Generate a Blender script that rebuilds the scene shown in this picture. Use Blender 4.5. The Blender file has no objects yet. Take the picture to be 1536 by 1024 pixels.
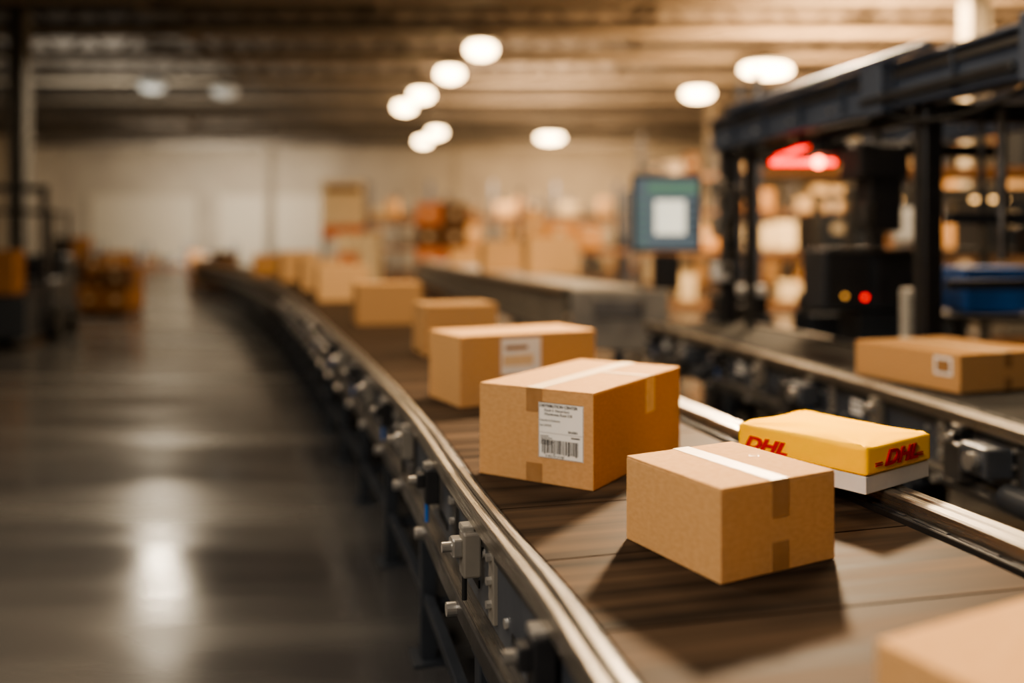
import bpy, bmesh, math, random
from mathutils import Vector, Matrix, noise
random.seed(4)
sc = bpy.context.scene
COL = sc.collection

def lin(c):
    out=[]
    for v in c:
        v/=255.0
        out.append(v/12.92 if v<=0.04045 else ((v+0.055)/1.055)**2.4)
    return tuple(out)

# ------------------------------------------------------------ materials
def M(name, c1, c2=None, rough=0.5, rough2=None, metal=0.0, scale=8.0, stretch=(1,1,1), bump=0.0,
      coord='Object', detail=4.0, spec=0.5, coat=0.0, emit=None, es=0.0, lo=0.35, hi=0.65):
    m=bpy.data.materials.new(name); m.use_nodes=True
    nt=m.node_tree; b=nt.nodes['Principled BSDF']
    L1=lin(c1); L2=lin(c2) if c2 else tuple(x*0.8 for x in L1)
    tc=nt.nodes.new('ShaderNodeTexCoord'); mp=nt.nodes.new('ShaderNodeMapping')
    mp.inputs['Scale'].default_value=stretch
    nt.links.new(tc.outputs[coord],mp.inputs['Vector'])
    nz=nt.nodes.new('ShaderNodeTexNoise'); nz.inputs['Scale'].default_value=scale
    nz.inputs['Detail'].default_value=detail
    nt.links.new(mp.outputs['Vector'],nz.inputs['Vector'])
    cr=nt.nodes.new('ShaderNodeValToRGB')
    cr.color_ramp.elements[0].position=lo; cr.color_ramp.elements[1].position=hi
    cr.color_ramp.elements[0].color=(*L1,1); cr.color_ramp.elements[1].color=(*L2,1)
    nt.links.new(nz.outputs['Fac'],cr.inputs['Fac'])
    nt.links.new(cr.outputs['Color'],b.inputs['Base Color'])
    b.inputs['Metallic'].default_value=metal
    b.inputs['Specular IOR Level'].default_value=spec
    b.inputs['Coat Weight'].default_value=coat
    b.inputs['Roughness'].default_value=rough
    if rough2 is not None:
        mr=nt.nodes.new('ShaderNodeMapRange'); mr.inputs['From Min'].default_value=lo; mr.inputs['From Max'].default_value=hi
        mr.inputs['To Min'].default_value=rough; mr.inputs['To Max'].default_value=rough2
        nt.links.new(nz.outputs['Fac'],mr.inputs['Value']); nt.links.new(mr.outputs['Result'],b.inputs['Roughness'])
    if bump>0:
        bp=nt.nodes.new('ShaderNodeBump'); bp.inputs['Strength'].default_value=bump; bp.inputs['Distance'].default_value=0.01
        nt.links.new(nz.outputs['Fac'],bp.inputs['Height']); nt.links.new(bp.outputs['Normal'],b.inputs['Normal'])
    if emit:
        b.inputs['Emission Color'].default_value=(*lin(emit),1); b.inputs['Emission Strength'].default_value=es
    return m

card   = M('cardboard',(184,142,96),(193,151,105),rough=0.9,scale=55,stretch=(1,1,1.8),bump=0.06,spec=0.03)
cardB  = M('cardboard_pale',(200,160,114),(208,170,126),rough=0.85,scale=30,spec=0.06)
cardC  = M('cardboard_warm',(180,130,82),(188,138,90),rough=0.85,scale=30,spec=0.06)
seamM  = M('cardboard_cut_edge',(96,66,40),(80,54,32),rough=0.9)
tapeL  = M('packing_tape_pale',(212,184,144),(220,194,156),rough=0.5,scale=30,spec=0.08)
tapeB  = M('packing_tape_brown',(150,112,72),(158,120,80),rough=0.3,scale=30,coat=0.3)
white  = M('label_paper',(232,228,220),(226,222,214),rough=0.55)
labelg = M('stock_label',(196,176,146),(186,166,136),rough=0.6)
ink    = M('label_ink',(22,20,20),(26,24,24),rough=0.6)
yellow = M('yellow_poly',(255,194,0),(255,198,0),rough=0.5,scale=6,spec=0.0)
redink = M('red_ink',(190,10,18),(198,14,22),rough=0.35)
whitebox=M('white_carton',(206,204,200),(196,194,190),rough=0.5)
cream  = M('cream_carton',(206,186,152),(190,168,132),rough=0.6)
steel  = M('brushed_steel',(196,188,176),(150,142,132),rough=0.22,rough2=0.42,metal=0.95,scale=6,coord='UV',stretch=(0.6,60,1))
steelD = M('dark_steel',(104,102,100),(82,80,78),rough=0.38,rough2=0.5,metal=0.8,scale=5)
panel  = M('painted_panel',(80,84,90),(66,69,75),rough=0.40,rough2=0.52,metal=0.3,scale=5)
panelL = M('painted_panel_light',(134,128,118),(118,112,104),rough=0.45,rough2=0.55,metal=0.3,scale=5)
legM   = M('leg_paint',(42,46,52),(50,54,60),rough=0.5,metal=0.2)
black  = M('black_plastic',(28,28,30),(36,36,38),rough=0.42)
rubber = M('rubber',(14,13,13),(20,19,18),rough=0.7)
blue   = M('blue_paint',(34,88,156),(40,98,168),rough=0.4)
rackU  = M('rack_upright',(70,78,92),(60,68,82),rough=0.5)
rackB  = M('rack_beam',(134,92,56),(124,84,50),rough=0.5)
blueB  = M('beam_blue_grey',(66,74,88),(54,62,76),rough=0.55,metal=0.1,scale=3,spec=0.3)
bolt   = M('zinc_bolt',(206,202,194),(178,174,168),rough=0.3,metal=0.8)
orange = M('orange_plastic',(190,112,56),(176,98,48),rough=0.5)
beltM  = M('belt_slat',(30,26,23),(88,71,56),rough=0.55,rough2=0.72,scale=1.0,coord='UV',stretch=(0.6,18,1),detail=5,lo=0.28,hi=0.86,bump=0.03,spec=0.02)
beltG  = M('belt_grey',(30,29,28),(44,42,39),rough=0.6,scale=1.0,coord='UV',stretch=(2,30,1),spec=0.1)
beltP  = M('belt_pale',(186,178,166),(170,162,152),rough=0.4,scale=1.0,coord='UV',stretch=(2,30,1))
lampW  = M('lamp_glow',(255,250,240),(255,250,240),emit=(255,218,164),es=20)
lampD  = M('lamp_glow_dim',(150,150,146),(150,150,146),emit=(230,225,210),es=0.25)
blobGlow  = M('warm_blob_glow',(255,230,190),(255,230,190),emit=(255,200,130),es=4)  # glowing strips added for warm blurred highlights, not known lamps
lampR  = M('red_led',(255,30,20),(255,30,20),emit=(255,20,8),es=6)
lampRh = M('red_led_core',(255,120,90),(255,120,90),emit=(255,110,70),es=18)
lampO  = M('amber_led',(255,190,90),(255,190,90),emit=(255,180,90),es=2)
scrB   = M('screen_blue',(60,68,72),(76,84,88),rough=0.3,emit=(108,122,130),es=0.5,scale=3)
scrW   = M('screen_white',(220,225,220),(200,210,210),emit=(235,228,205),es=0.8)
scrG   = M('screen_green',(80,112,100),(80,118,108),emit=(110,150,128),es=0.35)

# ------------------------------------------------------------ mesh builder
class B:
    def __init__(s): s.bm=bmesh.new(); s.mats=[]; s.uv=s.bm.loops.layers.uv.new('UVMap')
    def mi(s,m):
        if m not in s.mats: s.mats.append(m)
        return s.mats.index(m)
    def _add(s,t,mat,mx,smooth=False):
        i=s.mi(mat); t.transform(mx)
        vs={}
        for v in t.verts: vs[v.index]=s.bm.verts.new(v.co)
        for f in t.faces:
            nf=s.bm.faces.new([vs[v.index] for v in f.verts]); nf.material_index=i; nf.smooth=smooth
            for l in nf.loops:
                c=l.vert.co
                l[s.uv].uv=(c.y, c.x+c.z)
        t.free()
    def box(s,c,size,mat,rz=0,bev=0.0,R=None,seg=1):
        t=bmesh.new(); bmesh.ops.create_cube(t,size=1)
        for v in t.verts: v.co=Vector((v.co.x*size[0],v.co.y*size[1],v.co.z*size[2]))
        if bev>0: bmesh.ops.bevel(t,geom=t.edges[:],offset=bev,segments=seg,affect='EDGES',profile=0.5)
        t.verts.index_update(); t.normal_update()
        m=Matrix.Translation(Vector(c))@(R.to_4x4() if R else Matrix.Rotation(rz,4,'Z'))
        s._add(t,mat,m)
    def cyl(s,c,r,h,mat,axis='Z',rz=0,r2=None,seg=16,R=None,caps=True):
        t=bmesh.new(); bmesh.ops.create_cone(t,cap_ends=caps,segments=seg,radius1=r,radius2=r if r2 is None else r2,depth=h)
        t.verts.index_update(); t.normal_update()
        A={'Z':Matrix.Identity(4),'X':Matrix.Rotation(math.pi/2,4,'Y'),'Y':Matrix.Rotation(math.pi/2,4,'X')}[axis]
        m=Matrix.Translation(Vector(c))@(R.to_4x4() if R else Matrix.Rotation(rz,4,'Z'))@A
        s._add(t,mat,m)
    def ball(s,c,r,mat,sc3=(1,1,1)):
        t=bmesh.new(); bmesh.ops.create_uvsphere(t,u_segments=20,v_segments=12,radius=r)
        t.verts.index_update(); t.normal_update()
        s._add(t,mat,Matrix.Translation(Vector(c))@Matrix.Diagonal((*sc3,1)),True)
    def done(s,name,loc=(0,0,0),rz=0,parent=None):
        me=bpy.data.meshes.new(name); 
        bmesh.ops.recalc_face_normals(s.bm,faces=s.bm.faces[:])
        s.bm.to_mesh(me); s.bm.free()
        for m in s.mats: me.materials.append(m)
        o=bpy.data.objects.new(name,me); COL.objects.link(o); o.location=loc; o.rotation_euler=(0,0,rz)
        if parent: o.parent=parent
        return o
def empty(name,loc=(0,0,0),rz=0):
    o=bpy.data.objects.new(name,None); COL.objects.link(o); o.location=loc; o.rotation_euler=(0,0,rz); o.empty_display_size=0.1
    return o
def text(name,body,size,mat,parent,M4,ext=0.0003,offset=0.0,shear=0.0,sx=1.0,align='LEFT'):
    cu=bpy.data.curves.new(name,'FONT'); cu.body=body; cu.size=size; cu.extrude=ext; cu.offset=offset; cu.shear=shear; cu.align_x=align
    cu.materials.append(mat)
    o=bpy.data.objects.new(name,cu); COL.objects.link(o); o.parent=parent
    o.matrix_local=M4@Matrix.Diagonal((sx,1,1,1))
    return o
def faceX(y,z,off=0.0012):
    return Matrix(((0,0,-1,-off),(-1,0,0,y),(0,1,0,z),(0,0,0,1)))
def faceY(x,z,off=0.0012):
    return Matrix(((1,0,0,x),(0,0,-1,-off),(0,1,0,z),(0,0,0,1)))

# ------------------------------------------------------------ paths
def spline(pts,step=0.1):
    out=[]
    P=[Vector(p) for p in pts]
    P=[P[0]*2-P[1]]+P+[P[-1]*2-P[-2]]
    for i in range(1,len(P)-2):
        n=max(2,int((P[i+1]-P[i]).length/0.05))
        for k in range(n):
            t=k/n
            a,b,c,d=P[i-1],P[i],P[i+1],P[i+2]
            out.append(0.5*((2*b)+(c-a)*t+(2*a-5*b+4*c-d)*t*t+(3*b-a-3*c+d)*t**3))
    out.append(P[-2])
    S=[0]
    for i in range(1,len(out)): S.append(S[-1]+(out[i]-out[i-1]).length)
    L=S[-1]; N=int(L/step); j=0; res=[]
    for k in range(N+1):
        s=k*L/N
        while j<len(S)-2 and S[j+1]<s: j+=1
        t=(s-S[j])/max(1e-9,S[j+1]-S[j]); res.append(out[j].lerp(out[j+1],t))
    return res,L
class Path:
    def __init__(s,pts,step=0.1):
        s.p,s.L=spline(pts,step); s.n=len(s.p)
    def at(s,dist):
        f=max(0,min(s.n-1.001,dist/s.L*(s.n-1))); i=int(f); t=f-i
        p=s.p[i].lerp(s.p[i+1],t)
        a=s.p[max(0,i-2)]; b=s.p[min(s.n-1,i+3)]
        T=(b-a).normalized(); N=Vector((-T.y,T.x))
        return p,T,N
    def pos(s,dist,d,z):
        p,T,N=s.at(dist); q=p+N*d; return (q.x,q.y,z), math.atan2(T.y,T.x)
    def sY(s,Y):
        return min(range(s.n),key=lambda i:abs(s.p[i].y-Y))/(s.n-1)*s.L
def sweep(b,path,prof,mat,s0=0,s1=None,step=0.15,smooth=False):
    s1=path.L if s1 is None else s1
    n=max(2,int((s1-s0)/step)); i=b.mi(mat); rings=[]
    for k in range(n+1):
        s=s0+(s1-s0)*k/n; p,T,N=path.at(s)
        rings.append((s,[b.bm.verts.new((p.x+N.x*d,p.y+N.y*d,z)) for d,z in prof]))
    m=len(prof)
    per=[0]
    for j in range(m):
        a=prof[j]; c=prof[(j+1)%m]; per.append(per[-1]+math.hypot(a[0]-c[0],a[1]-c[1]))
    for k in range(n):
        for j in range(m):
            j2=(j+1)%m
            f=b.bm.faces.new([rings[k][1][j],rings[k][1][j2],rings[k+1][1][j2],rings[k+1][1][j]])
            f.material_index=i
            uvs=[(rings[k][0],per[j]),(rings[k][0],per[j+1]),(rings[k+1][0],per[j+1]),(rings[k+1][0],per[j])]
            for l,u in zip(f.loops,uvs): l[b.uv].uv=u
    for r in (rings[0][1],rings[-1][1]):
        try:
            f=b.bm.faces.new(r); f.material_index=i
        except: pass
def rect(d0,d1,z0,z1,c=0.004):
    return [(d0+c,z0),(d1-c,z0),(d1,z0+c),(d1,z1-c),(d1-c,z1),(d0+c,z1),(d0,z1-c),(d0,z0+c)]

def conveyor(name,pts,hw,zb,zr,beltmat,slat=0.42,legstep=1.1,leg0=0.3,railw=0.06,detail=1,panelh=0.22,railR=None,pm=None,motors=()):
    P=Path(pts); root=empty(name); pm=pm or panel
    railR=railR or railw
    b=B(); s=0.0; bi=b.mi(beltmat); k=0
    be=hw-0.045
    while s<P.L-0.02:
        e=min(P.L,s+slat)-0.007
        nseg=4; off=random.uniform(0,50)
        rows=[]
        for q in range(nseg+1):
            ss=s+(e-s)*q/nseg; p,T,N=P.at(ss)
            row=[]
            for d,z in ((be,zb-0.02),(be,zb-0.003),(be-0.004,zb),(-be+0.004,zb),(-be,zb-0.003),(-be,zb-0.02)):
                row.append(b.bm.verts.new((p.x+N.x*d,p.y+N.y*d,z)))
            rows.append((ss,row))
        ds=(be,be,be,-be,-be,-be)
        for q in range(nseg):
            for j in range(5):
                f=b.bm.faces.new([rows[q][1][j],rows[q+1][1][j],rows[q+1][1][j+1],rows[q][1][j+1]]); f.material_index=bi
                uu=[(ds[j]+off,rows[q][0]),(ds[j]+off,rows[q+1][0]),(ds[j+1]+off,rows[q+1][0]),(ds[j+1]+off,rows[q][0])]
                for l,u in zip(f.loops,uu): l[b.uv].uv=u
        for r in (rows[0][1],rows[-1][1]):
            f=b.bm.faces.new(r); f.material_index=bi
        s+=slat
    b.done(name+'_belt',parent=root)
    b=B(); sweep(b,P,rect(-hw+0.02,hw-0.02,zb-0.075,zb-0.03),rubber,step=0.4)
    for sg in (1,-1):
        def pr(d0,d1,z0,z1,c=0.003):
            a,c2=sorted((sg*d0,sg*d1)); return rect(a,c2,z0,z1,c)
        sweep(b,P,pr(hw-0.035,hw-0.005,zb-0.04,zb+0.012),rubber)
    b.done(name+'_bed',parent=root)
    b=B()
    for sg,w in ((1,railw),(-1,railR)):
        def pr(d0,d1,z0,z1,c=0.004):
            a,c2=sorted((sg*d0,sg*d1)); return rect(a,c2,z0,z1,c)
        sweep(b,P,pr(hw,hw+w*0.42,zr-0.05,zr,0.005),steel)
        sweep(b,P,pr(hw+w*0.42,hw+w*0.58,zr-0.05,zr-0.01,0.002),steelD)
        sweep(b,P,pr(hw+w*0.58,hw+w,zr-0.06,zr-0.004,0.005),steel)
        zl=zr-0.05-panelh
        sweep(b,P,pr(hw+0.012,hw+0.072,zl-0.07,zl-0.012,0.004),steelD)
        sweep(b,P,pr(hw+0.02,hw+0.062,zl-0.012,zl,0.003),steel)
    b.done(name+'_rails',parent=root)
    b=B()
    for sg in (1,-1):
        def pr(d0,d1,z0,z1,c=0.003):
            a,c2=sorted((sg*d0,sg*d1)); return rect(a,c2,z0,z1,c)
        zl=zr-0.05-panelh
        sweep(b,P,pr(hw+0.005,hw+0.026,zl,zr-0.05),pm)
        sweep(b,P,pr(hw+0.026,hw+0.036,zr-0.105,zr-0.085),steelD)
        if detail:
            s=0.05; k=0
            while s<min(P.L,16 if detail>1 else 10):
                d=sg*(hw+0.03)
                c,a=P.pos(s,d,zr-0.16)
                b.box(c,(0.055,0.014,panelh-0.03),panelL if k%2 else steelD,rz=a,bev=0.002)
                for zz in (zr-0.10,zr-0.16,zr-0.22):
                    c,a=P.pos(s,sg*(hw+0.042),zz); b.cyl(c,0.011,0.016,bolt,axis='Y',rz=a,seg=6)
                c,a=P.pos(s+0.12,d-sg*0.003,zr-0.13); b.cyl(c,0.014,0.014,bolt,axis='Y',rz=a,seg=12)
                c,a=P.pos(s+0.38,d-sg*0.003,zr-0.22); b.cyl(c,0.012,0.014,bolt,axis='Y',rz=a,seg=12)
                c,a=P.pos(s+0.25,d-sg*0.003,zr-0.235); b.box(c,(0.16,0.006,0.022),rubber,rz=a)
                if k%3==1:
                    c,a=P.pos(s+0.25,d-sg*0.003,zr-0.15); b.box(c,(0.11,0.004,0.075),white,rz=a)
                    c,a=P.pos(s+0.25,d,zr-0.14); b.box(c,(0.09,0.003,0.012),ink,rz=a)
                    c,a=P.pos(s+0.25,d,zr-0.165); b.box(c,(0.07,0.003,0.006),ink,rz=a)
                s+=0.5; k+=1
    b.done(name+'_side_panels',parent=root)
    if detail:
        b=B()
        for sg in (1,-1):
            s=0.28; k=0
            while s<min(P.L,14):
                c,a=P.pos(s,sg*(hw+0.062),zr-0.13)
                m=black if k%2==0 else panelL
                b.box(c,(0.06,0.05,0.12),m,rz=a,bev=0.006,seg=2)
                c2,a=P.pos(s,sg*(hw+0.10),zr-0.11); b.box(c2,(0.045,0.03,0.05),bolt if k%2 else black,rz=a,bev=0.006,seg=2)
                c2,a=P.pos(s,sg*(hw+0.125),zr-0.11); b.cyl(c2,0.014,0.03,bolt,axis='Y',rz=a)
                c2,a=P.pos(s+0.01,sg*(hw+0.07),zr-0.065); b.box(c2,(0.05,0.035,0.02),bolt,rz=a,bev=0.003)
                c2,a=P.pos(s+0.0,sg*(hw+0.078),zr-0.21); b.cyl(c2,0.007,0.09,blue if k%2==0 else rubber,seg=8)
                c2,a=P.pos(s+0.15,sg*(hw+0.085),zr-panelh-0.1); b.cyl(c2,0.02,0.03,bolt,axis='Y',rz=a)
                s+=0.68; k+=1
        for Y in motors:
            s=P.sY(Y)
            c,a=P.pos(s,hw+0.10,zr-0.15); b.box(c,(0.17,0.12,0.12),panel,rz=a,bev=0.01,seg=2)
            c,a=P.pos(s-0.02,hw+0.17,zr-0.15); b.cyl(c,0.035,0.05,bolt,axis='Y',rz=a)
            c,a=P.pos(s+0.19,hw+0.09,zr-0.20); b.box(c,(0.12,0.08,0.16),steelD,rz=a,bev=0.008,seg=2)
            c,a=P.pos(s-0.22,hw+0.09,zr-0.27); b.cyl(c,0.055,0.2,legM,axis='X',rz=a,seg=20)
            c,a=P.pos(s+0.05,hw+0.08,zr-0.31); b.box(c,(0.5,0.03,0.03),steelD,rz=a,bev=0.004)
        s=0.1
        while s<min(P.L,8):
            for sg in (1,-1):
                c,a=P.pos(s,sg*(hw-0.02),zb+0.012); b.box(c,(0.13,0.014,0.008),black,rz=a,bev=0.002)
            s+=0.16
        b.done(name+'_brackets',parent=root)
    b=B(); s=leg0; zl=zr-0.12-panelh
    while s<P.L-0.1:
        for sg in (1,-1):
            c,a=P.pos(s,sg*(hw+0.02),0)
            b.box((c[0],c[1],zl/2),(0.07,0.06,zl),legM,rz=a,bev=0.004)
            b.box((c[0],c[1],0.006),(0.16,0.13,0.012),legM,rz=a)
            c2,a=P.pos(s,sg*(hw+0.02),zl-0.03); b.box(c2,(0.2,0.05,0.07),legM,rz=a,bev=0.004)
        c,a=P.pos(s,0,zl-0.04); b.box(c,(0.05,2*hw,0.06),legM,rz=a)
        c,a=P.pos(s,0,0.2); b.box(c,(0.04,2*hw,0.05),legM,rz=a)
        s+=legstep
    sweep(b,P,rect(hw+0.0,hw+0.04,0.22,0.26),legM,s0=leg0,step=0.5)
    b.done(name+'_legs',parent=root)
    return P,root

ZB=0.85
main,_=conveyor('belt_conveyor',[(1.36,-1),(1.12,0),(0.765,1.43),(0.635,2),(0.52,2.42),(0.395,2.91),(0.165,3.86),(-0.225,5.25),(-0.755,7),(-1.85,10.5),(-3.65,15.75),(-6.8,23.6),(-10.0,30)],
   0.55,ZB,0.9,beltM,detail=2,leg0=0.35,railw=0.06,railR=0.10,panelh=0.24)
side,_=conveyor('belt_conveyor',[(2.8,-0.5),(2.55,2),(2.42,3.37),(2.27,4.6),(2.0,6.3),(1.66,8.2)],0.42,0.885,0.895,beltG,detail=1,railw=0.07,leg0=0.4,motors=(3.65,5.2,7.0))
midc,_=conveyor('belt_conveyor',[(0.98,9.4),(-0.45,16),(-2.1,24)],0.42,1.14,1.15,beltP,detail=0,railw=0.07,leg0=0.3,legstep=2.0,panelh=0.42,pm=panelL)
b=B(); b.box((1.08,9.06,0.83),(0.98,0.16,0.62),panelL,rz=-0.21,bev=0.015,seg=2); b.box((1.06,8.97,0.95),(0.5,0.03,0.2),steelD,rz=-0.21,bev=0.01)
b.box((1.08,9.06,0.26),(0.12,0.10,0.52),legM,rz=-0.21); b.done('drive_head')

# ------------------------------------------------------------ cartons
def carton(name,fx,fy,ang,wx,wy,h,mat=card,seam='x',tape=tapeL,side=tapeB,z=ZB,tw=0.05,drop=0.075,tapeon=True):
    root=empty(name,(fx,fy,z+0.0005),ang)
    b=B(); t=0.004
    b.box((wx/2,wy/2,(h-t)/2),(wx,wy,h-t),mat,bev=0.003,seg=2)
    if seam=='x':
        for c in (wy/4-0.0005,wy*3/4+0.0005): b.box((wx/2,c,h-t/2),(wx,wy/2-0.003,t),mat,bev=0.0015)
        b.box((wx/2,wy/2,h-t+0.0002),(wx*0.998,0.006,0.002),seamM)
    else:
        for c in (wx/4-0.0005,wx*3/4+0.0005): b.box((c,wy/2,h-t/2),(wx/2-0.003,wy,t),mat,bev=0.0015)
        b.box((wx/2,wy/2,h-t+0.0002),(0.006,wy*0.998,0.002),seamM)
    b.done('carton_body',parent=root)
    if tapeon:
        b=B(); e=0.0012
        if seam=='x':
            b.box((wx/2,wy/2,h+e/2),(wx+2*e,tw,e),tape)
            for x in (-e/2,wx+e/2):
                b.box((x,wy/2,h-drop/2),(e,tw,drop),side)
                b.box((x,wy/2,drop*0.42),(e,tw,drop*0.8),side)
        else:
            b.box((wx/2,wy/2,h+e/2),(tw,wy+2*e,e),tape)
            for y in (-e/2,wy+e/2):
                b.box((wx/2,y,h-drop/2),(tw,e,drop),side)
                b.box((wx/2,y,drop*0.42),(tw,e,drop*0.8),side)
        b.done('packing_tape',parent=root)
    return root
A1=math.atan2(.6,.374)
c1=carton('cardboard_box',0.246,2.72,A1,0.705,0.415,0.296,seam='x',tw=0.058)
b=B()
b.box((-0.001,0.112,0.168),(0.0012,0.158,0.172),white,bev=0.0003)
x=-0.0018
def bar(y0,y1,z0,z1): b.box((x,(y0+y1)/2,(z0+z1)/2),(0.0006,abs(y1-y0),z1-z0),ink)
bar(0.037,0.187,0.160,0.1608)
for zz,w in ((0.150,0.03),(0.144,0.042),(0.138,0.034),(0.132,0.048),(0.126,0.04)): bar(0.184,0.184-w,zz-0.0012,zz+0.0012)
bar(0.075,0.045,0.150,0.154)
yy=0.178
while yy>0.050:
    w=random.choice((0.0016,0.0026,0.0036,0.005)); bar(yy,yy-w,0.0975 if random.random()<0.8 else 0.094,0.140); yy-=w+random.choice((0.0016,0.0022,0.0034))
b.box((-0.0018,0.112,0.2535),(0.0006,0.152,0.0014),ink); b.box((-0.0018,0.112,0.0835),(0.0006,0.152,0.0010),ink)
b.box((-0.0018,0.1895,0.168),(0.0006,0.0010,0.168),ink); b.box((-0.0018,0.0345,0.168),(0.0006,0.0010,0.168),ink)
b.done('shipping_label',parent=c1)
text('label_line_1','DISTRIBUTION CENTER',0.0125,ink,c1,faceX(0.186,0.240,0.002),offset=0.0004)
text('label_line_2','Dock 4  Parcel Sort',0.011,ink,c1,faceX(0.170,0.227,0.002),offset=0.0002)
text('label_line_3','Warehouse Road 218',0.011,ink,c1,faceX(0.170,0.215,0.002),offset=0.0002)
text('label_line_4','Standard Delivery',0.010,ink,c1,faceX(0.186,0.196,0.002))
text('label_line_5','Ref 83920',0.010,ink,c1,faceX(0.186,0.180,0.002))
text('label_line_6','84-0201',0.010,ink,c1,faceX(0.085,0.166,0.002),offset=0.0003)
text('label_line_7','8 402193 57186',0.010,ink,c1,faceX(0.165,0.086,0.002))
b=B()
b.box((0.43,-0.0008,0.235),(0.075,0.0012,0.125),tapeL)
b.box((0.42,0.085,0.2975),(0.028,0.17,0.0012),tapeL)
b.done('side_tape',parent=c1)

A2=math.atan2(.166,.309)
c2=carton('cardboard_box',0.458,1.974,A2,0.352,0.355,0.211,seam='y',tw=0.052,drop=0.085)
b=B(); b.cyl((0.285,0.20,0.2112),0.013,0.0006,tapeB,seg=24); b.cyl((0.285,0.20,0.2116),0.011,0.0006,card,seg=24); b.done('stamp_mark',parent=c2)
A3=math.atan2(.33,.64)
c3=carton('cardboard_box',-0.237,4.10,A3,0.73,0.37,0.325,seam='x',tapeon=False)
b=B(); b.box((0.315,-0.001,0.22),(0.21,0.0012,0.17),white); 
b.box((0.29,-0.002,0.26),(0.12,0.0008,0.02),tapeB); b.box((0.30,-0.002,0.20),(0.16,0.0008,0.05),tapeL); b.done('shipping_label',parent=c3)
carton('cardboard_box',-0.575,5.96,0.30,0.50,0.42,0.34,seam='x',mat=card)
carton('cardboard_box',-1.42,8.25,0.26,0.60,0.45,0.38,seam='x',mat=card)
carton('cardboard_box',-2.5,11.6,0.3,0.66,0.5,0.46,mat=cardB,seam='x')
carton('cardboard_box',-3.35,14.4,0.35,0.6,0.6,0.5,mat=cardB,seam='y')
carton('cardboard_box',-4.5,17.6,0.4,0.7,0.6,0.6,mat=cardB,seam='y')
carton('cardboard_box',-6.0,21.0,0.4,0.7,0.6,0.5,mat=card,seam='y')
carton('cardboard_box',0.676,0.910,0.47,0.42,0.38,0.20,seam='x',mat=card,tapeon=False)
c5=carton('cardboard_box',2.13,4.28,0.36,0.62,0.70,0.185,seam='y',z=0.885,mat=card,tapeon=True)
b=B(); b.box((-0.001,0.10,0.12),(0.0012,0.11,0.09),white); b.box((-0.002,0.10,0.12),(0.001,0.08,0.06),tapeB); b.done('label',parent=c5)
carton('cardboard_box',0.25,13.2,0.2,0.75,0.5,0.55,seam='x',z=1.14,mat=cardB)
carton('cardboard_box',-0.45,14.6,0.2,0.8,0.5,0.5,seam='x',z=1.14,mat=cardB)
carton('cardboard_box',-1.3,19.2,0.2,0.8,0.5,0.35,seam='x',z=1.14,mat=cardB)

# ------------------------------------------------------------ yellow parcel
par=empty('courier_parcel',(0.98,2.49,0.9025),math.atan2(.6,.8))
b=B(); b.box((0.17,0.22,0.025),(0.335,0.435,0.05),whitebox,bev=0.003,seg=2); b.box((0.17,0.22,0.0505),(0.325,0.425,0.002),white)
b.done('white_carton',parent=par)
bm=bmesh.new(); bmesh.ops.create_cube(bm,size=2); bmesh.ops.subdivide_edges(bm,edges=bm.edges[:],cuts=40,use_grid_fill=True)
hx,hy,hz,r=0.172,0.222,0.040,0.009
for v in bm.verts:
    u=v.co.copy()
    p=Vector((u.x*hx,u.y*hy,u.z*hz))
    inn=Vector((max(-hx+r,min(hx-r,p.x)),max(-hy+r,min(hy-r,p.y)),max(-hz+r,min(hz-r,p.z))))
    d=p-inn
    if d.length>1e-6: p=inn+d.normalized()*r
    bul=(1-abs(u.x)**3)*(1-abs(u.y)**3)
    if u.z>-0.98: 
        k=(u.z+1)/2
        p.z+=k*(0.010*bul)
        cr=0
        for sx_,sy_ in ((-1,-1),(1,-1),(-1,1),(1,1)):
            dx,dy=(sx_-u.x)*hx,(sy_-u.y)*hy; dd=math.hypot(dx,dy); an=math.atan2(dy,dx)
            cr+=math.exp(-dd*14)*math.sin(an*9)*0.0065*min(1,dd*30)
        n=noise.noise(Vector((p.x*9,p.y*6,1)))
        p.z+=k*(0.006*n+cr)
        sd=0.0012*noise.noise(Vector((p.x*12,p.y*12,p.z*30+9)))
        if abs(u.x)>0.97: p.x+=sd
        if abs(u.y)>0.97: p.y+=sd*0.5
    v.co=p+Vector((0.17,0.22,0.0515+hz))
for f in bm.faces: f.smooth=True
me=bpy.data.meshes.new('mailer'); bm.to_mesh(me); bm.free(); me.materials.append(yellow)
o=bpy.data.objects.new('yellow_mailer',me); COL.objects.link(o); o.parent=par
text('logo_text','DHL',0.058,redink,par,faceY(0.085,0.072,0.005),offset=0.002,shear=0.35,sx=1.5,ext=0.0025)
b=B()
for zz in (0.076,0.083): 
    b.box((0.057,-0.0045,zz),(0.035,0.003,0.003),redink); b.box((0.272,-0.0045,zz),(0.035,0.003,0.003),redink)
b.done('logo_stripes',parent=par)
text('logo_text_side','DHL',0.052,redink,par,faceX(0.415,0.062,0.005),offset=0.002,shear=0.35,sx=1.5,ext=0.0025)

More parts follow.
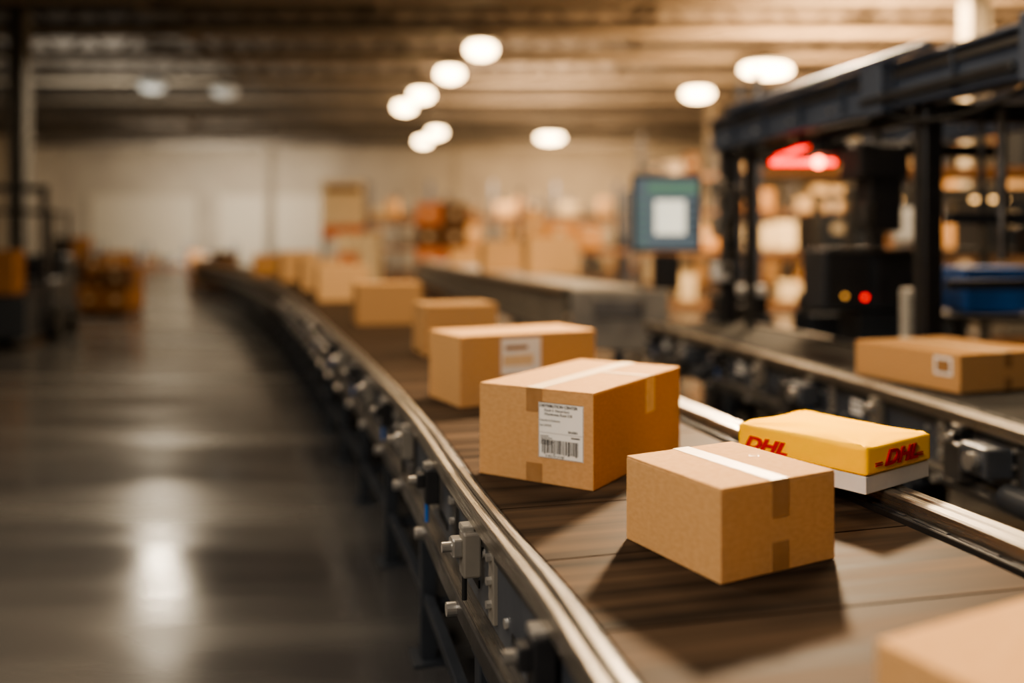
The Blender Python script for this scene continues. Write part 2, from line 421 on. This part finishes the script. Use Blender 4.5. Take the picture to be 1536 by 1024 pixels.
# ------------------------------------------------------------ scanning gantry
gdir=Vector((-0.58,2.7)).normalized(); ga=math.atan2(gdir.y,gdir.x); gn=Vector((gdir.y,-gdir.x))
g=empty('scanner_gantry')
G0=Vector((2.475,5.3))
def gp(t,o,z): q=G0+gdir*t+gn*o; return (q.x,q.y,z)
b=B()
t0,t1=-3.2,2.95
for o in (0.0,1.5):
    mid=(t0+t1)/2; Ln=t1-t0
    b.box(gp(mid,o,2.70),(Ln,0.16,0.03),blueB,rz=ga,bev=0.004)
    b.box(gp(mid,o,2.575),(Ln,0.07,0.24),blueB,rz=ga)
    b.box(gp(mid,o,2.445),(Ln,0.16,0.03),blueB,rz=ga,bev=0.004)
    b.box(gp(mid,o-0.045,2.64),(Ln,0.03,0.035),steelD,rz=ga)
    t=t0+0.2
    while t<t1:
        b.box(gp(t,o-0.04,2.575),(0.015,0.06,0.22),blueB,rz=ga)
        b.cyl(gp(t+0.15,o-0.045,2.52),0.012,0.03,bolt,axis='Y',rz=ga,seg=6)
        t+=0.55
    for tt in (-0.9,0.45):
        b.box(gp(tt,o-0.01,2.58),(0.22,0.20,0.34),blueB,rz=ga,bev=0.006)
b.box(gp(-1.55,-0.08,2.66),(1.1,0.10,0.26),blueB,rz=ga,bev=0.01)
for k in range(18): b.box(gp(-2.05+k*0.06,-0.135,2.60),(0.03,0.01,0.02),steelD,rz=ga)
b.box(gp(1.2,-0.09,2.745),(2.6,0.05,0.05),blueB,rz=ga,bev=0.006)
b.box(gp(-0.1,-0.10,2.50),(1.3,0.04,0.05),black,rz=ga,bev=0.006)
b.done('gantry_beams',parent=g)
cu=bpy.data.curves.new('gantry_cables','CURVE'); cu.dimensions='3D'; cu.bevel_depth=0.012; cu.materials.append(rubber)
for (ta,tb,oo,dz) in ((-0.9,0.45,-0.05,0.12),(0.45,2.3,-0.04,0.18),(0.3,1.4,0.25,0.22),(-2.4,-0.9,0.02,0.15)):
    sp=cu.splines.new('POLY'); sp.points.add(16)
    for i in range(17):
        f=i/16; q=gp(ta+(tb-ta)*f,oo,2.43-dz*4*f*(1-f)); sp.points[i].co=(*q,1)
o=bpy.data.objects.new('gantry_cables',cu); COL.objects.link(o); o.parent=g
b=B()
for t in (0.14,2.86,-3.1):
    for o in (0.0,1.5):
        b.box(gp(t,o+0.075,2.44/2),(0.12,0.12,2.44),black,rz=ga,bev=0.006)
        b.box(gp(t,o+0.01,2.44/2),(0.04,0.02,2.3),steelD,rz=ga)
        b.box(gp(t,o+0.075,0.01),(0.2,0.16,0.02),black,rz=ga)
    b.box(gp(t,0.78,2.40),(0.10,1.5,0.12),black,rz=ga,bev=0.004)
b.box(gp(2.42,0.075,1.22),(0.07,0.07,2.44),steelD,rz=ga)
for z in (1.5,2.0): b.box(gp(2.60,0.075,z),(0.3,0.05,0.05),steelD,rz=ga)
b.box(gp(2.74,-0.05,1.75),(0.16,0.12,0.2),panelL,rz=ga,bev=0.01); b.box(gp(2.74,-0.05,1.35),(0.14,0.12,0.16),whitebox,rz=ga,bev=0.01)
b.box(gp(2.55,-0.03,1.95),(0.10,0.10,0.3),steelD,rz=ga,bev=0.01); b.cyl(gp(2.62,-0.08,1.6),0.035,0.5,steelD)
b.box(gp(2.80,-0.06,2.1),(0.12,0.1,0.14),panelL,rz=ga,bev=0.01); b.cyl(gp(2.3,-0.02,1.8),0.015,1.2,rubber)
b.box(gp(1.3,0.75,2.30),(0.10,1.5,0.10),black,rz=ga,bev=0.004)
b.box(gp(1.3,0.1,2.38),(2.7,0.08,0.07),black,rz=ga)
for z in (1.35,1.75): b.box(gp(0.06,0.85,z),(0.06,1.4,0.06),legM,rz=ga)
b.box(gp(0.0,0.9,1.62),(0.2,0.5,0.16),steelD,rz=ga,bev=0.01); b.box(gp(0.02,1.3,1.52),(0.2,0.2,0.22),whitebox,rz=ga,bev=0.01)
b.cyl(gp(0.03,0.5,1.95),0.03,0.9,steelD); b.cyl(gp(0.1,0.42,2.05),0.018,0.7,black)
b.done('gantry_posts',parent=g)
b=B()
b.box((2.45,6.1,2.14),(0.34,0.30,0.22),black,rz=0.1,bev=0.01,seg=2)
b.box((2.48,6.1,1.86),(0.22,0.22,0.36),black,rz=0.1,bev=0.01,seg=2)
b.box((2.36,5.98,1.80),(0.07,0.06,0.14),steelD,rz=0.1,bev=0.004)
b.cyl((2.48,6.1,2.36),0.03,0.3,steelD)
b.done('scanner_head',parent=g)
b=B()
b.box((2.25,7.0,2.235),(0.56,0.06,0.10),black,bev=0.006)
b.box((2.25,6.955,2.225),(0.50,0.03,0.045),lampR,bev=0.008)
b.box((2.17,6.97,2.31),(0.26,0.03,0.03),lampR,R=Matrix.Rotation(-0.35,3,'Y'))
b.ball((2.36,6.93,2.225),0.04,lampRh)
b.box((2.25,7.02,2.38),(0.06,0.05,0.25),black)
b.done('red_scan_light',parent=g)
b=B(); p=gp(0.95,0,2.735); b.cyl(p,0.02,0.04,black); b.ball((p[0],p[1],p[2]+0.03),0.025,lampR); b.done('red_beacon',parent=g)

b=B()
b.box((2.72,6.95,1.33),(0.80,0.5,0.45),legM,bev=0.012,seg=2)
b.box((2.72,6.69,1.545),(0.74,0.03,0.025),steelD)
b.box((2.50,6.69,1.33),(0.30,0.012,0.36),black,bev=0.004)
b.box((2.90,6.69,1.33),(0.36,0.012,0.36),black,bev=0.004)
b.cyl((2.62,6.68,1.2),0.014,0.02,lampR,axis='Y'); b.cyl((2.47,6.68,1.21),0.013,0.02,lampO,axis='Y')
b.box((2.84,7.0,0.55),(0.44,0.42,1.1),legM,bev=0.01)
b.done('control_cabinet')
b=B()
b.box((2.68,5.95,0.65),(0.19,0.1,1.3),M('perforated_white',(190,185,172),(140,135,126),rough=0.5,scale=60),bev=0.005)
for k in range(9): b.box((2.68,5.895,0.95+k*0.035),(0.14,0.006,0.008),black)
b.box((2.68,5.95,0.02),(0.3,0.25,0.04),black)
b.done('vent_pillar')
b=B()
b.box((3.62,6.9,1.24),(0.48,0.40,0.31),blue,bev=0.012,seg=2); b.box((3.62,6.9,1.405),(0.50,0.42,0.03),blue,bev=0.005)
b.done('blue_tote')
b=B()
b.box((3.95,6.9,1.05),(1.5,0.7,0.05),steelD,bev=0.005)
for x in (3.27,4.65):
    for y in (6.6,7.2): b.box((x,y,0.51),(0.05,0.05,1.03),steelD)
b.box((3.95,6.9,0.4),(1.4,0.6,0.04),steelD)
b.box((4.25,6.85,1.17),(0.25,0.3,0.19),black,bev=0.01)
b.box((3.7,6.8,0.52),(0.6,0.4,0.2),cardB); 
b.done('work_bench')
b=B()
b.box((2.25,9.0,0.45),(0.6,0.5,0.9),legM,bev=0.01); b.box((2.25,8.95,1.0),(0.5,0.4,0.2),black,bev=0.02,seg=2)
b.box((2.33,8.8,1.14),(0.26,0.2,0.10),whitebox,bev=0.02,seg=2); b.cyl((2.08,8.85,1.2),0.04,0.22,steelD)
b.box((2.18,8.72,0.95),(0.3,0.06,0.12),steelD,bev=0.005)
b.done('drive_unit')
b=B()
b.box((3.0,7.95,0.5),(0.9,0.5,1.0),legM,bev=0.01); b.box((2.75,7.9,1.08),(0.4,0.35,0.16),steelD,bev=0.02,seg=2)
b.box((3.15,7.85,1.12),(0.25,0.3,0.24),black,bev=0.02,seg=2); b.box((3.1,7.68,1.15),(0.14,0.02,0.1),whitebox)
b.done('sorter_motor')
b=B()
for x in (0,1.4,2.8):
    for y in (0,1.2): b.box((x,y,1.1),(0.09,0.09,2.2),steelD,bev=0.005)
for z in (0.9,1.5,2.15):
    for y in (0,1.2): b.box((1.4,y,z),(2.9,0.06,0.08),steelD,bev=0.005)
b.box((1.4,0.6,0.98),(2.8,1.1,0.06),beltP); b.box((0.6,0.3,1.16),(0.5,0.4,0.3),cardB,bev=0.01); b.box((1.6,0.3,1.13),(0.6,0.4,0.24),card,bev=0.01); b.box((2.4,0.4,1.2),(0.4,0.4,0.38),cream,bev=0.01)
b.box((0.7,-0.02,1.8),(0.5,0.08,0.35),whitebox,bev=0.01); b.box((2.1,-0.02,1.85),(0.4,0.08,0.3),panelL,bev=0.01)
for x in (0.4,1.5,2.4): b.box((x,0.1,2.07),(0.35,0.06,0.03),blobGlow)
b.done('packing_station',(3.6,9.6,0),-0.05)

mo=empty('monitor',(1.55,9.0,0),0)
b=B()
b.box((0,0.03,1.90),(0.70,0.06,0.78),black,bev=0.015,seg=2)
b.box((0,-0.003,1.90),(0.63,0.008,0.71),scrB)
b.box((0.03,-0.009,1.86),(0.30,0.006,0.34),scrW); b.box((0.05,-0.009,2.15),(0.5,0.006,0.10),scrG)
for k in range(6): b.box((-0.24,-0.009,2.03-k*0.09),(0.1,0.006,0.02),scrG)
for k in range(5): b.box((0.25,-0.009,2.01-k*0.08),(0.08,0.006,0.02),black)
b.done('screen',parent=mo)
b=B(); b.cyl((0,0.14,0.75),0.04,1.5,black); b.box((0,0.09,1.75),(0.12,0.1,0.3),black); b.box((0,0.12,0.02),(0.4,0.36,0.04),black,bev=0.01)
b.box((0,0.08,1.32),(0.26,0.16,0.35),black,bev=0.02); b.done('stand',parent=mo)

# ------------------------------------------------------------ room
def slab(name,c,size,mat):
    b=B(); b.box(c,size,mat); return b.done(name)
floorM=M('polished_concrete',(60,59,59),(80,78,75),rough=0.13,rough2=0.28,scale=0.7,stretch=(0.35,1.8,1),detail=6,spec=0.7)
wallM=M('wall_panel',(176,166,148),(164,154,138),rough=0.8,scale=0.5)
ceilM=M('ceiling_deck',(118,110,100),(104,98,90),rough=0.8,scale=0.4)
beamM=M('roof_steel',(104,98,90),(88,84,78),rough=0.6,scale=0.7,metal=0.2)
beamP=M('roof_steel_pale',(168,156,138),(152,142,126),rough=0.6,scale=0.7)
X0,X1,Y0,Y1,ZC=-30,22,-8,60,8.3
slab('floor',((X0+X1)/2,(Y0+Y1)/2,-0.1),(X1-X0,Y1-Y0,0.2),floorM)
slab('ceiling',((X0+X1)/2,(Y0+Y1)/2,ZC+0.1),(X1-X0,Y1-Y0,0.2),ceilM)
slab('wall_back',((X0+X1)/2,Y1+0.1,ZC/2),(X1-X0,0.2,ZC),wallM)
slab('wall_front',((X0+X1)/2,Y0-0.1,ZC/2),(X1-X0,0.2,ZC),wallM)
slab('wall_left',(X0-0.1,(Y0+Y1)/2,ZC/2),(0.2,Y1-Y0,ZC),wallM)
slab('wall_right',(X1+0.1,(Y0+Y1)/2,ZC/2),(0.2,Y1-Y0,ZC),wallM)
b=B()
for y in (6,10,14,18,21.5,25,28.5,32.5,37,42,48,54):
    b.box(((X0+X1)/2,y,ZC-0.04),(X1-X0-0.1,0.5,0.06),beamM); b.box(((X0+X1)/2,y,ZC-0.85),(X1-X0-0.1,0.5,0.06),beamP)
    b.box(((X0+X1)/2,y,ZC-0.12),(X1-X0-0.1,0.2,0.14),beamM); b.box(((X0+X1)/2,y,ZC-0.70),(X1-X0-0.1,0.2,0.26),beamM)
    k=0; xx=X0+0.6
    while xx<X1-1.0:
        b.box((xx+0.4,y,ZC-0.45),(0.09,0.1,0.96),beamM,R=Matrix.Rotation(0.75*(1 if k%2 else -1),3,'Y')); xx+=0.8; k+=1
for x in (-24,-17,-10,-3.5,4,10,16):
    b.box((x,(Y0+Y1)/2,ZC-0.3),(0.12,Y1-Y0-0.1,0.25),beamM)
b.done('roof_trusses')
colM=M('column_paint',(150,140,122),(134,124,108),rough=0.6)
colD=M('column_paint_grey',(92,90,86),(80,78,75),rough=0.6)
for x,y,cm in ((-27,42,colM),(-12.3,22.5,colD),(-3.2,50,colM),(9.0,17.5,colM),(8,36,colM),(15,26,colM),(-14,52,colM)):
    b=B(); zt=ZC-0.9
    b.box((0,0,zt/2),(0.12,0.36,zt),cm); b.box((0.18,0,zt/2),(0.04,0.4,zt),cm); b.box((-0.18,0,zt/2),(0.04,0.4,zt),cm); b.box((0,0,0.02),(0.6,0.6,0.04),cm)
    b.done('steel_column',(x,y,0))
doorM=M('roller_door',(196,186,166),(184,176,158),rough=0.6,scale=1,stretch=(0.1,0.1,30))
for i,(x0,x1) in enumerate(((-28,-21),(-19.5,-12.5))):
    b=B(); b.box(((x0+x1)/2,Y1-0.06,2.4),(x1-x0,0.1,4.8),doorM)
    for k in range(12): b.box(((x0+x1)/2,Y1-0.13,0.3+k*0.4),(x1-x0,0.04,0.05),doorM)
    b.box(((x0+x1)/2,Y1-0.12,4.9),(x1-x0+0.4,0.2,0.2),wallM)
    for xx in (x0-0.1,x1+0.1): b.box((xx,Y1-0.12,2.4),(0.2,0.2,4.8),wallM)
    b.done('door_%d'%(i+1))

# ------------------------------------------------------------ lamps
def lamp(p,mat,long=1.0,rz=0,s=1.0):
    b=B(); 
    b.ball((0,0,0),0.45*s,mat,(long,1,0.5)); b.cyl((0,0,0.2*s),0.5*s*max(1,long*0.8),0.14*s,steelD,r2=0.25*s,seg=20); b.cyl((0,0,0.70),0.02,0.9,steelD,seg=8)
    return b.done('high_bay_lamp',p,rz)
for (x,y) in ((-0.86,25.1),(-1.98,28.7),(-3.3,32.8),(-4.26,35.7),(-3.67,43.9),(-4.7,47.6)):
    lamp((x,y,7.0),lampW,0.9)
lamp((1.95,46.1,7.0),lampW,1.5,0.1); lamp((6.7,32.5,7.0),lampW,1.2,0.1); lamp((7.9,28.0,7.0),lampW,1.8,0.15)
for (x,y) in ((-12.3,30.8),(-10.2,32.0)): lamp((x,y,7.0),lampD)

def area(name,loc,target,size,power,col,sy=None,spread=None):
    L=bpy.data.lights.new(name,'AREA'); L.energy=power; L.color=col; L.size=size
    if sy: L.shape='RECTANGLE'; L.size_y=sy
    if spread: L.spread=spread
    o=bpy.data.objects.new(name,L); COL.objects.link(o); o.location=loc
    d=Vector(target)-Vector(loc); o.rotation_euler=d.to_track_quat('-Z','Y').to_euler()
    return o
for (x,y) in ((-9.7,24.7),(-8.4,21.7)):
    b=B(); b.cyl((0,0,0.22),0.50,0.06,steelD,r2=0.2,seg=24); b.cyl((0,0,0.7),0.02,1.0,steelD,seg=8)
    o=b.done('louvred_high_bay_lamp',(x,y,6.9))
    L=bpy.data.lights.new('lamp_disk','AREA'); L.shape='DISK'; L.size=0.7; L.energy=290; L.color=(1,.84,.62); L.spread=math.radians(154)
    lo=bpy.data.objects.new('lamp_disk',L); COL.objects.link(lo); lo.parent=o; lo.location=(0,0,0.16)
WARM=(1,.76,.50); NEUT=(1,.90,.78)
area('key_lamp',(2.35,7.9,3.95),(0.5,2.4,0.9),0.45,230,WARM,spread=1.1)
area('top_fill',(1.4,4.4,4.6),(0.5,2.6,0.85),0.9,60,WARM)  # unseen soft light added to keep the carton tops bright
area('front_fill',(-2.2,-1.2,4.0),(0.4,2.8,0.9),1.6,200,NEUT)  # unseen fill added near the camera to brighten the front faces
area('left_fill',(-3.5,4.5,5.5),(-0.8,4.5,0.5),1.2,150,(1,.88,.74))  # unseen light added to brighten the left side panel and floor
area('room_fill',(-1.5,9,6.9),(-1.2,9.5,0),2.0,340,WARM)  # unseen area lights added to brighten the room, without fixtures
area('room_fill',(4.5,8.0,6.5),(4.2,10,0),2.0,620,WARM)
area('room_fill',(7,18,6.5),(7,19,0),3.0,2400,(1,.72,.44))
area('room_fill',(0,36,6.9),(0,37,0),4.0,1600,WARM)
area('room_fill',(-18,48,5.2),(-18,60,2.6),6.0,900,NEUT,spread=2.4)  # added light aimed at the back wall to brighten it
area('room_fill',(4,48,5.2),(4,60,3),6.0,1200,(1,.68,.40),spread=2.4)  # added warm light aimed at the right part of the back wall
area('ceiling_fill',(9,24,4.6),(9,26,8.3),5.0,3200,(1,.60,.30))  # unseen upward-facing lights added to lighten the ceiling
area('ceiling_fill',(1,34,4.6),(1,36,8.3),5.0,1400,(1,.68,.42))
area('ceiling_fill',(-14,32,4.6),(-14,34,8.3),5.0,380,(1,.94,.84))

# ------------------------------------------------------------ background stock
def rack(name,x,y,nb,levels,rz=0,bw=2.6,seed=1,dense=0.9,pal=None):
    rnd=random.Random(seed); root=empty(name,(x,y,0),rz); b=B(); H=levels*1.25
    pal=pal or (card,cardB,cream,cardC,cream,panelL,seamM,legM,legM)
    for i in range(nb+1):
        for yy in (0,1.0): b.box((i*bw,yy,H/2+0.2),(0.10,0.08,H+0.4),rackU)
        for k in range(levels*2): b.box((i*bw,0.5,0.4+k*0.62),(0.04,1.0,0.04),rackU)
    for i in range(nb):
        for l in range(levels):
            z=0.15+l*1.25
            for yy in (0,1.0): b.box(((i+.5)*bw,yy,z),(bw,0.05,0.12),rackB)
            b.box(((i+.5)*bw,0.5,z+0.065),(bw-0.1,1.0,0.02),steelD)
    b.done('frame',parent=root)
    b=B()
    for i in range(nb):
        for l in range(levels):
            z=0.15+l*1.25+0.08; xx=i*bw+0.1
            while xx<(i+1)*bw-0.5:
                w=rnd.uniform(0.4,0.9); 
                if xx+w>(i+1)*bw-0.08: break
                if rnd.random()<dense:
                    h=rnd.uniform(0.35,0.95); m=rnd.choice(pal)
                    b.box((xx+w/2,0.45,z+h/2),(w-0.04,0.8,h),m,bev=0.01)
                    b.box((xx+w/2,0.045,z+h*0.6),(w*0.3,0.01,h*0.25),labelg)
                xx+=w
    b.done('stock',parent=root)
rack('pallet_rack',3.6,13.2,3,3,0.0,seed=2,dense=0.75)
rack('pallet_rack',0.2,21.5,3,2,0.0,seed=5,dense=0.7)
rack('pallet_rack',9.5,20,3,4,-0.1,seed=8)
rack('pallet_rack',-6.0,37,4,3,0.0,seed=11,dense=0.6)
rack('pallet_rack',4.5,31,4,4,0.0,seed=13,dense=0.8)
rack('pallet_rack',-8.5,46,4,3,0.0,seed=21,dense=0.7,pal=(seamM,cardC,cream,legM,panelL))
rack('pallet_rack',-24.0,52,3,1,0.0,seed=31,dense=0.7,pal=(seamM,cardC,legM,panelL))
rack('pallet_rack',3.0,47,4,3,0.0,seed=25,dense=0.8)
def stack(name,x,y,rz,layers,mats,sz=1.1):
    b=B(); 
    for k in (-0.4,0,0.4): b.box((k*sz,0,0.05),(0.1,sz,0.1),seamM)
    for k in range(5): b.box((0,(-0.42+k*0.21)*sz,0.12),(sz,0.13,0.03),seamM)
    z=0.135
    rnd=random.Random(int(x*10+y))
    for l in range(layers):
        h=sz*0.42
        for i in (-1,1):
            for j in (-1,1):
                if l==layers-1 and rnd.random()<0.3: continue
                b.box((i*sz*0.245,j*sz*0.245,z+h/2),(sz*0.47,sz*0.47,h-0.01),rnd.choice(mats),bev=0.01)
                b.box((i*sz*0.245,j*sz*0.245-sz*0.236,z+h/2),(sz*0.12,0.006,h*0.3),labelg)
        z+=h
    b.done(name,(x,y,0),rz)
cardD=M('cardboard_dark',(138,100,64),(124,88,56),rough=0.9,spec=0.05)  # darker, muted cardboard tone
stack('pallet_of_boxes',-9.0,20.2,0.1,2,(cardD,seamM,cardD),1.15)
stack('pallet_of_boxes',-9.3,17.9,0.3,1,(cardD,card),1.0)
stack('pallet_of_boxes',-13.5,30,0.2,2,(cardD,seamM),1.3)
stack('pallet_of_boxes',-10.5,31,0.2,2,(cardD,seamM),1.1)
stack('pallet_of_boxes',-17.5,40,0.2,2,(cardC,seamM),1.3)
stack('pallet_of_boxes',-14.0,44,0.2,2,(seamM,card),1.3)
stack('pallet_of_boxes',-21.0,43,0.1,3,(cardC,legM),1.4)
stack('pallet_of_boxes',-4.9,29,0.1,3,(cream,cardC,orange),1.4)
stack('pallet_of_boxes',-2.2,28,0.1,4,(orange,cardC,seamM),1.6)
stack('pallet_of_boxes',0.7,26.5,0.1,3,(cardB,cream,cardC),1.6)
b=B()
for x in (-0.7,0.7): b.box((x,0,1.9),(0.1,0.1,3.8),steelD)
b.box((0,-0.08,3.0),(1.5,0.06,1.5),cream,bev=0.02); b.box((0,-0.13,3.5),(1.2,0.02,0.2),seamM); b.box((0,-0.08,2.0),(1.5,0.06,0.45),orange,bev=0.02)
b.done('notice_board',(-5.9,31.5,0),0)
b=B()
b.box((0,0,0.62),(1.1,1.7,0.8),legM,bev=0.08,seg=2); b.box((0.05,0.55,1.15),(1.0,0.7,0.5),legM,bev=0.08,seg=2)
for x in (-0.45,0.45):
    b.box((x,-0.95,1.3),(0.1,0.14,2.5),black); b.box((x*0.8,-1.6,0.1),(0.14,1.2,0.05),steelD)
    for y,r in ((-0.6,0.3),(0.6,0.26)): b.cyl((x*1.15,y,r),r,0.22,rubber,axis='X',seg=24)
    b.cyl((x,-0.45,1.5),0.03,1.3,black); b.cyl((x,0.7,1.7),0.03,0.9,black)
b.box((0,0.12,2.14),(1.0,1.3,0.05),black,bev=0.01); b.box((0,-0.95,2.5),(1.0,0.1,0.1),black); b.box((0,-1.03,0.7),(0.9,0.06,0.5),steelD)
b.box((0,-1.45,0.45),(0.8,0.8,0.65),legM,bev=0.01); b.box((0,-1.45,1.15),(0.42,0.6,0.7),cardD,bev=0.01)
b.box((0,0.1,1.1),(0.45,0.4,0.15),black,bev=0.04)
b.done('forklift',(-8.35,15.6,0),0.25)

# ------------------------------------------------------------ world + camera
w=bpy.data.worlds.new('world'); sc.world=w; w.use_nodes=True
w.node_tree.nodes['Background'].inputs[0].default_value=(0.05,0.045,0.04,1)
cam=bpy.data.cameras.new('camera'); co=bpy.data.objects.new('camera',cam); COL.objects.link(co)
co.location=(0,0,1.6); co.rotation_euler=(math.pi/2,0,0)
cam.sensor_width=36; cam.lens=1350/1536*36; cam.shift_y=-(512-365)/1536
cam.clip_start=0.05; cam.clip_end=200
cam.dof.use_dof=True; cam.dof.focus_distance=2.45; cam.dof.aperture_fstop=0.62
sc.camera=co
try:
    sc.view_settings.look='AgX - Medium High Contrast'; sc.view_settings.exposure=0.2
except Exception as e: print(e)
